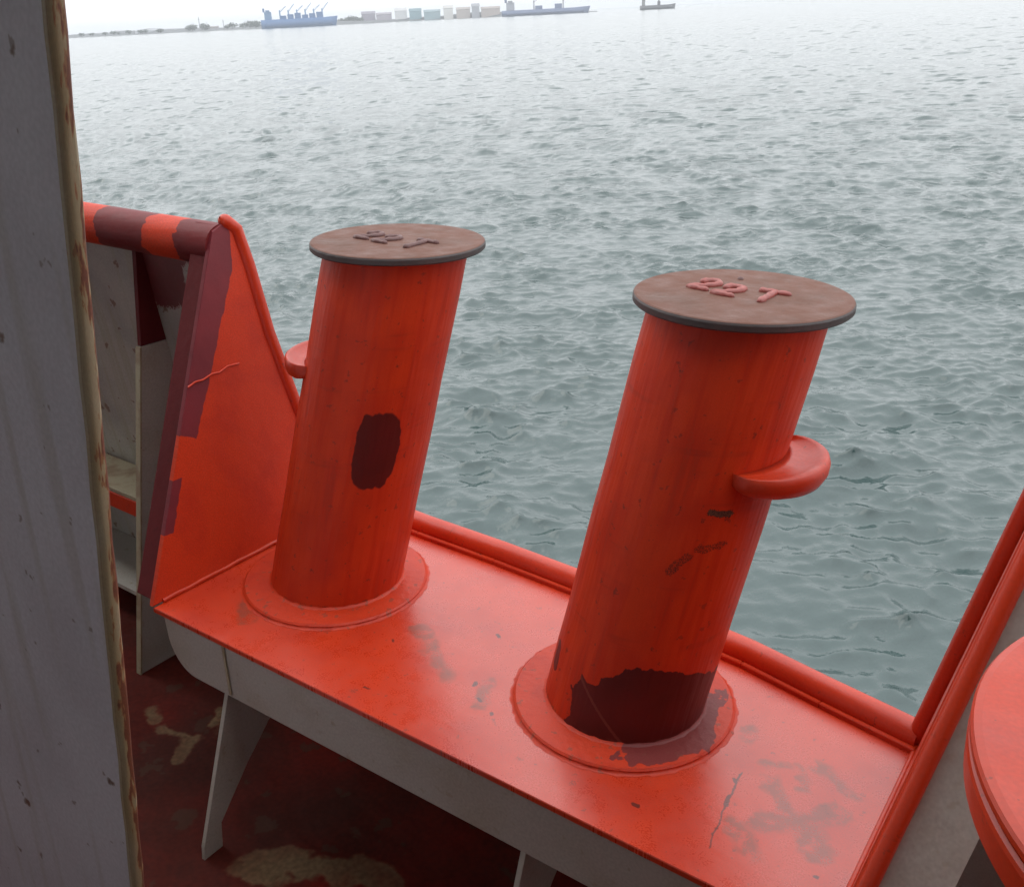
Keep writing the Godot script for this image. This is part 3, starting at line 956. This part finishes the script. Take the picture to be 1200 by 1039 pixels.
func ring_texture(which: int) -> ImageTexture:
	# 0.42 m square round the foot
	var w := 400
	var a := noise(w, w, 171 + which, 0.012, 4); var b := noise(w, w, 173 + which, 0.04, 4); var c := noise(w, w, 177 + which, 0.3, 3)
	var buf := PackedByteArray(); buf.resize(w * w * 3)
	for y in w:
		for x in w:
			var i := y * w + x
			var p := Vector2(x - 200.0, y - 200.0) / 952.0
			var col := red_at(a[i], b[i], c[i])
			var ang := rad_to_deg(atan2(p.y, p.x)) + (b[i] - 128) / 128.0 * 9.0
			if which == 1 and ang > -35.0 and ang < 62.0 and p.length() < 0.176 + (a[i] - 128) / 128.0 * 0.02:
				col = Vector3(112, 38, 36).lerp(Vector3(128, 52, 48), c[i] / 255.0)
			if b[i] > 200: col = col.lerp(Vector3(120, 66, 54), 0.5)
			put(buf, i, col)
	return finish(buf, w, w)

func stroke(pts: Array, at: Vector3, ax: Vector3, az: Vector3, w: float, h: float) -> Array:
	var r := []
	for k in pts.size() - 1:
		var a: Vector3 = at + ax * (pts[k][0] * w) + az * (pts[k][1] * h)
		var b: Vector3 = at + ax * (pts[k + 1][0] * w) + az * (pts[k + 1][1] * h)
		var steps := maxi(1, int(a.distance_to(b) / 0.005))
		for i in steps: r.append(a.lerp(b, float(i) / steps))
	r.append(at + ax * (pts[-1][0] * w) + az * (pts[-1][1] * h))
	return r

func build_bollards() -> void:
	var two := [[0.02, 0.74], [0.10, 0.92], [0.32, 1.0], [0.6, 1.0], [0.84, 0.9], [0.9, 0.72], [0.78, 0.52], [0.5, 0.32], [0.2, 0.14], [0.02, 0.0], [0.45, 0.0], [0.95, 0.0]]
	for s in 2:
		var foot := Vector3(0.0 if s == 0 else 0.686, 0, 0)
		var lab := "red leaning bollard with a small square maroon patch halfway up, beside the triangular end plate" if s == 0 else "red leaning bollard with a large maroon patch round its foot, nearer the round cover"
		var o := thing("bollard", lab, "bollard", foot, "pair of mooring bollards on the platform")
		var bt := func(_p: Vector3, _j := 0.0) -> Vector2: return Vector2(0.5 + _j / 96.0, (TOP - _p.y) / TOP)
		var pipe_mat := surface(bollard_texture(s), 0.46, 0.0, M.brush, 0.7, null, 0.35)
		pipe_mat.uv1_offset = Vector3.ZERO
		var g := Geo.new()
		var prof := []
		for k in 9: prof.append(Vector2(PIPE_R + 0.0007 * sin(k * 2.1), lerpf(0.004, TOP - 0.016, k / 8.0)))
		g.lathe(prof, foot, LEAN, 96, false, bt)
		part(o, "post", g, pipe_mat)
		# doubling ring round the foot and its welds
		var rt := func(p: Vector3, _j := 0.0) -> Vector2: return Vector2((p.x - foot.x) / 0.42 + 0.5, (p.z - foot.z) / 0.42 + 0.5)
		var rm := surface(ring_texture(s), 0.5, 0.0, M.peel, 0.3, null, 0.45)
		g = Geo.new()
		g.lathe([Vector2(0.183, 0.0003), Vector2(0.189, 0.0035), Vector2(0.1895, 0.006), Vector2(0.186, 0.0092), Vector2(PIPE_R + 0.022, 0.0105), Vector2(PIPE_R - 0.01, 0.012)], foot, Vector3.ZERO, 96, true, rt)
		var ring_part := part(o, "base_ring", g, rm, "" if s == 0 else "red base ring with a maroon quarter")
		g = Geo.new()
		var rings := []
		for k in 8:
			var t := k / 7.0 * PI / 2
			var rr := PackedVector3Array()
			for j in 96:
				var f := TAU * j / 96.0
				var lump := 1.0 + 0.10 * sin(f * 23.0) + 0.08 * sin(f * 57.0 + 1.0)
				rr.append(foot + Vector3(cos(f), 0, sin(f)) * (PIPE_R - 0.002 + 0.011 * lump * (1.0 - sin(t))) + Vector3.UP * (0.0105 + 0.011 * lump * (1.0 - cos(t))) + LEAN * (0.0105 + 0.016 * (1.0 - cos(t))))
			rings.append(rr)
		g.loft(rings, false, rt)
		part(ring_part, "weld", g, rm)
		g = Geo.new()
		var bead := []
		for k in 9:
			var t := k / 8.0 * PI / 2
			var rr2 := PackedVector3Array()
			for j in 160:
				var f := TAU * j / 160.0
				var lump := 1.0 + 0.16 * sin(f * 41.0) + 0.14 * sin(f * 17.0 + 2.0) + 0.1 * sin(f * 93.0)
				rr2.append(foot + Vector3(cos(f), 0, sin(f)) * (0.1885 + 0.007 * lump * (1.0 - sin(t))) + Vector3.UP * (0.0003 + 0.0058 * lump * (1.0 - cos(t))))
			bead.append(rr2)
		g.loft(bead, false, rt)
		part(ring_part, "outer_weld", g, rm)
		# cap plate with beaded letters
		var top := foot + LEAN * TOP + Vector3.UP * TOP
		g = Geo.new()
		g.lathe([Vector2(0.0, 0.0), Vector2(0.1605, 0.0), Vector2(0.163, -0.0012)], top, Vector3.ZERO, 96, true)
		var cp := part(o, "cap", g, M.cap, "flat brown cap")
		g = Geo.new()
		g.lathe([Vector2(0.163, -0.0012), Vector2(0.1645, -0.004), Vector2(0.1645, -0.012), Vector2(0.162, -0.0145), Vector2(0.10, -0.0145)], top, Vector3.ZERO, 96, true)
		part(cp, "cap_edge", g, M.cap_edge, "dark cap edge")
		g = Geo.new()
		g.lathe([Vector2(PIPE_R - 0.001, -0.022), Vector2(PIPE_R + 0.005, -0.018), Vector2(PIPE_R + 0.008, -0.0145)], top, LEAN, 96, false)
		part(cp, "weld", g, M.red)
		var lm: Material = M.letter_dark if s == 0 else M.letter
		var spots := [[-0.083, 0.012, 0.12], [-0.036, 0.026, 0.05]] if s == 1 else [[-0.076, 0.036, -0.02], [-0.026, 0.042, 0.0]]
		for q in spots:
			g = Geo.new()
			var ax := Vector3.RIGHT.rotated(Vector3.UP, -q[2]); var az := Vector3.FORWARD.rotated(Vector3.UP, -q[2])
			g.tube(stroke(two, top + Vector3(q[0], 0.0008, q[1]), ax, az, 0.031, 0.056), 0.0056, 8, false, null, true, 0.13)
			part(cp, "digit_two", g, lm)
		g = Geo.new()
		var ta := top + (Vector3(0.020, 0.0008, 0.030) if s == 1 else Vector3(0.040, 0.0008, 0.046))
		g.tube(stroke([[0.5, 0.0], [0.5, 0.5], [0.5, 1.0]], ta, Vector3.RIGHT, Vector3.FORWARD, 0.040, 0.060), 0.0056, 8, false, null, true, 0.13)
		g.tube(stroke([[0.0, 1.0], [0.5, 1.0], [1.0, 1.0]], ta, Vector3.RIGHT, Vector3.FORWARD, 0.040, 0.060), 0.0054, 8, false, null, true, 0.13)
		part(cp, "letter_t", g, lm)
		if s == 1:
			g = Geo.new()
			g.lathe([Vector2(0.005, 0.0), Vector2(0.0035, 0.003), Vector2(0.0, 0.004)], top + Vector3(-0.0385, 0.0005, -0.084), Vector3.ZERO, 12, false)
			part(cp, "weld_spot", g, M.letter_dark)
		# horn: thick half-round shelf on the side of the post
		var mid_a := deg_to_rad(2.0 if s == 1 else 165.0)
		var hy := 0.468
		var ax0 := foot + LEAN * hy + Vector3.UP * hy
		var prof2 := [[0.0, -0.034], [0.7, -0.031], [0.9, -0.024], [0.985, -0.012], [1.0, 0.000], [0.96, 0.009], [0.88, 0.012], [0.76, 0.009], [0.5, 0.000], [0.2, 0.001], [0.0, 0.006]]
		var hr := []
		for k in 33:
			var t := lerpf(-1.0, 1.0, k / 32.0)
			var f := mid_a + t * deg_to_rad(42.0)
			var reach := (0.070 if s == 1 else 0.050) * sqrt(maxf(1.0 - t * t, 0.0)) + 0.002
			var th := 0.45 + 0.55 * sqrt(maxf(1.0 - t * t, 0.0))
			var row := PackedVector3Array()
			for q in prof2: row.append(ax0 + Vector3(cos(f), 0, sin(f)) * (PIPE_R - 0.003 + reach * q[0]) + Vector3.UP * q[1] * th)
			hr.append(row)
		g = Geo.new()
		g.loft(hr, false)
		part(o, "horn", g, M.red, "half-round rope horn")

# ---------------------------------------------------------------- pillar in front
func pillar_texture() -> ImageTexture:
	var w := 500; var h := 1000
	var a := noise(w, h, 181, 0.006, 4); var b := noise(w, h, 183, 0.03, 4); var c := noise(w, h, 187, 0.25, 3); var s := noise(w, h, 189, 0.03, 3, false, Vector2(1, 16))
	var buf := PackedByteArray(); buf.resize(w * h * 3)
	for i in w * h:
		var col := Vector3(204, 204, 210).lerp(Vector3(192, 191, 197), clampf((a[i] - 90) / 130.0, 0.0, 1.0))
		col = col.lerp(Vector3(182, 179, 176), clampf((s[i] - 150) / 90.0, 0.0, 0.7))
		if b[i] > 222: col = col.lerp(Vector3(110, 98, 90), 0.6)
		if b[i] > 236: col = col.lerp(RUST, 0.6)
		put(buf, i, col * (0.94 + 0.1 * c[i] / 255.0))
	return finish(buf, w, h)

func edge_texture() -> ImageTexture:
	var w := 64; var h := 1600
	var a := noise(w, h, 191, 0.01, 4); var b := noise(w, h, 193, 0.04, 5); var c := noise(w, h, 197, 0.25, 3)
	var buf := PackedByteArray(); buf.resize(w * h * 3)
	for y in h:
		for x in w:
			var i := y * w + x
			var side := float(x) / w + (b[i] - 128) / 128.0 * 0.3 + (a[i] - 128) / 128.0 * 0.5
			var col := CREAM.lerp(Vector3(150, 128, 84), a[i] / 255.0)
			if side > 0.62: col = RUST.lerp(Vector3(128, 66, 34), c[i] / 255.0)
			elif side > 0.5: col = Vector3(140, 98, 58)
			put(buf, i, col * (0.9 + 0.16 * c[i] / 255.0))
	return finish(buf, w, h)

func build_pillar() -> void:
	# right edge in the plane z = 0.75: x at y
	var zf := 0.75
	var ex := func(y: float) -> float: return 0.370 + 0.1336 * y
	var o := thing("pillar", "wide grey steel pillar with a rusty cream edge in front of the bulwark", "pillar", Vector3(ex.call(DECK_Y) - 0.3, DECK_Y, zf))
	var y0 := DECK_Y; var y1 := 1.94
	var tex := func(p: Vector3) -> Vector2: return Vector2((p.x + 0.5) / 1.0, 1.0 - (p.y + 0.5) / 2.0)
	var g := Geo.new()
	var wv := Vector3(-0.62, 0, 0)
	var bot := Vector3(ex.call(y0), y0, zf); var top := Vector3(ex.call(y1), y1, zf)
	var inn := Vector3(-0.008, 0, 0)
	g.plate([bot + inn, top + inn, top + wv, bot + wv], Vector3(0, 0, -0.010), 0.001, tex)
	part(o, "web", g, surface(pillar_texture(), 0.55, 0.0, M.peel, 0.25))
	# half-round edge bar
	var etex := func(p: Vector3, _j := 0.0) -> Vector2: return Vector2((zf + 0.002 - p.z) / 0.015, 1.0 - (p.y + 0.5) / 2.6)
	g = Geo.new()
	var rings := []
	for k in 40:
		var y := lerpf(y0, y1, k / 39.0)
		var row := PackedVector3Array()
		for q in [[-0.012, 0.001], [-0.004, 0.002], [0.0, 0.0], [0.002, -0.003], [0.002, -0.009], [0.0, -0.012], [-0.012, -0.013]]:
			var wob := 0.0012 * sin(k * 2.7 + q[1] * 300.0)
			row.append(Vector3(ex.call(y) + q[0] + wob, y, zf + q[1]))
		rings.append(row)
	g.loft(rings, false, etex)
	part(o, "edge_bar", g, surface(edge_texture(), 0.65, 0.0, M.peel, 0.4), "edge bar with chipped cream paint and rust")

# ---------------------------------------------------------------- round cover at the right
func build_vent() -> void:
	var c := Vector3(1.540, DECK_Y, 0.440)
	var o := thing("ventilator", "round red flat topped ventilator cover standing beside the grey flange", "ventilator", c)
	var g := Geo.new()
	g.lathe([Vector2(0.0, 1.052), Vector2(0.2, 1.051), Vector2(0.280, 1.050), Vector2(0.286, 1.048), Vector2(0.288, 1.045), Vector2(0.288, 1.040), Vector2(0.286, 1.038), Vector2(0.262, 1.038)], c, Vector3.ZERO, 128, true)
	part(o, "lid", g, M.red)
	g = Geo.new()
	g.lathe([Vector2(0.276, 1.039), Vector2(0.276, 1.032)], c, Vector3.ZERO, 96, true)
	part(o, "gap_shade", g, M.cap_edge)  # dark ring in the open gap under the lid, its shade put into colour
	g = Geo.new()
	g.lathe([Vector2(0.2, 1.033), Vector2(0.284, 1.033), Vector2(0.287, 1.031), Vector2(0.288, 1.027), Vector2(0.286, 1.002), Vector2(0.281, 0.996), Vector2(0.20, 0.994)], c, Vector3.ZERO, 128, true)
	part(o, "collar", g, M.red)
	g = Geo.new()
	g.lathe([Vector2(0.19, 0.998), Vector2(0.19, 0.02), Vector2(0.24, 0.012), Vector2(0.24, 0.0)], c, Vector3.ZERO, 64, true)
	part(o, "trunk", g, M.red)
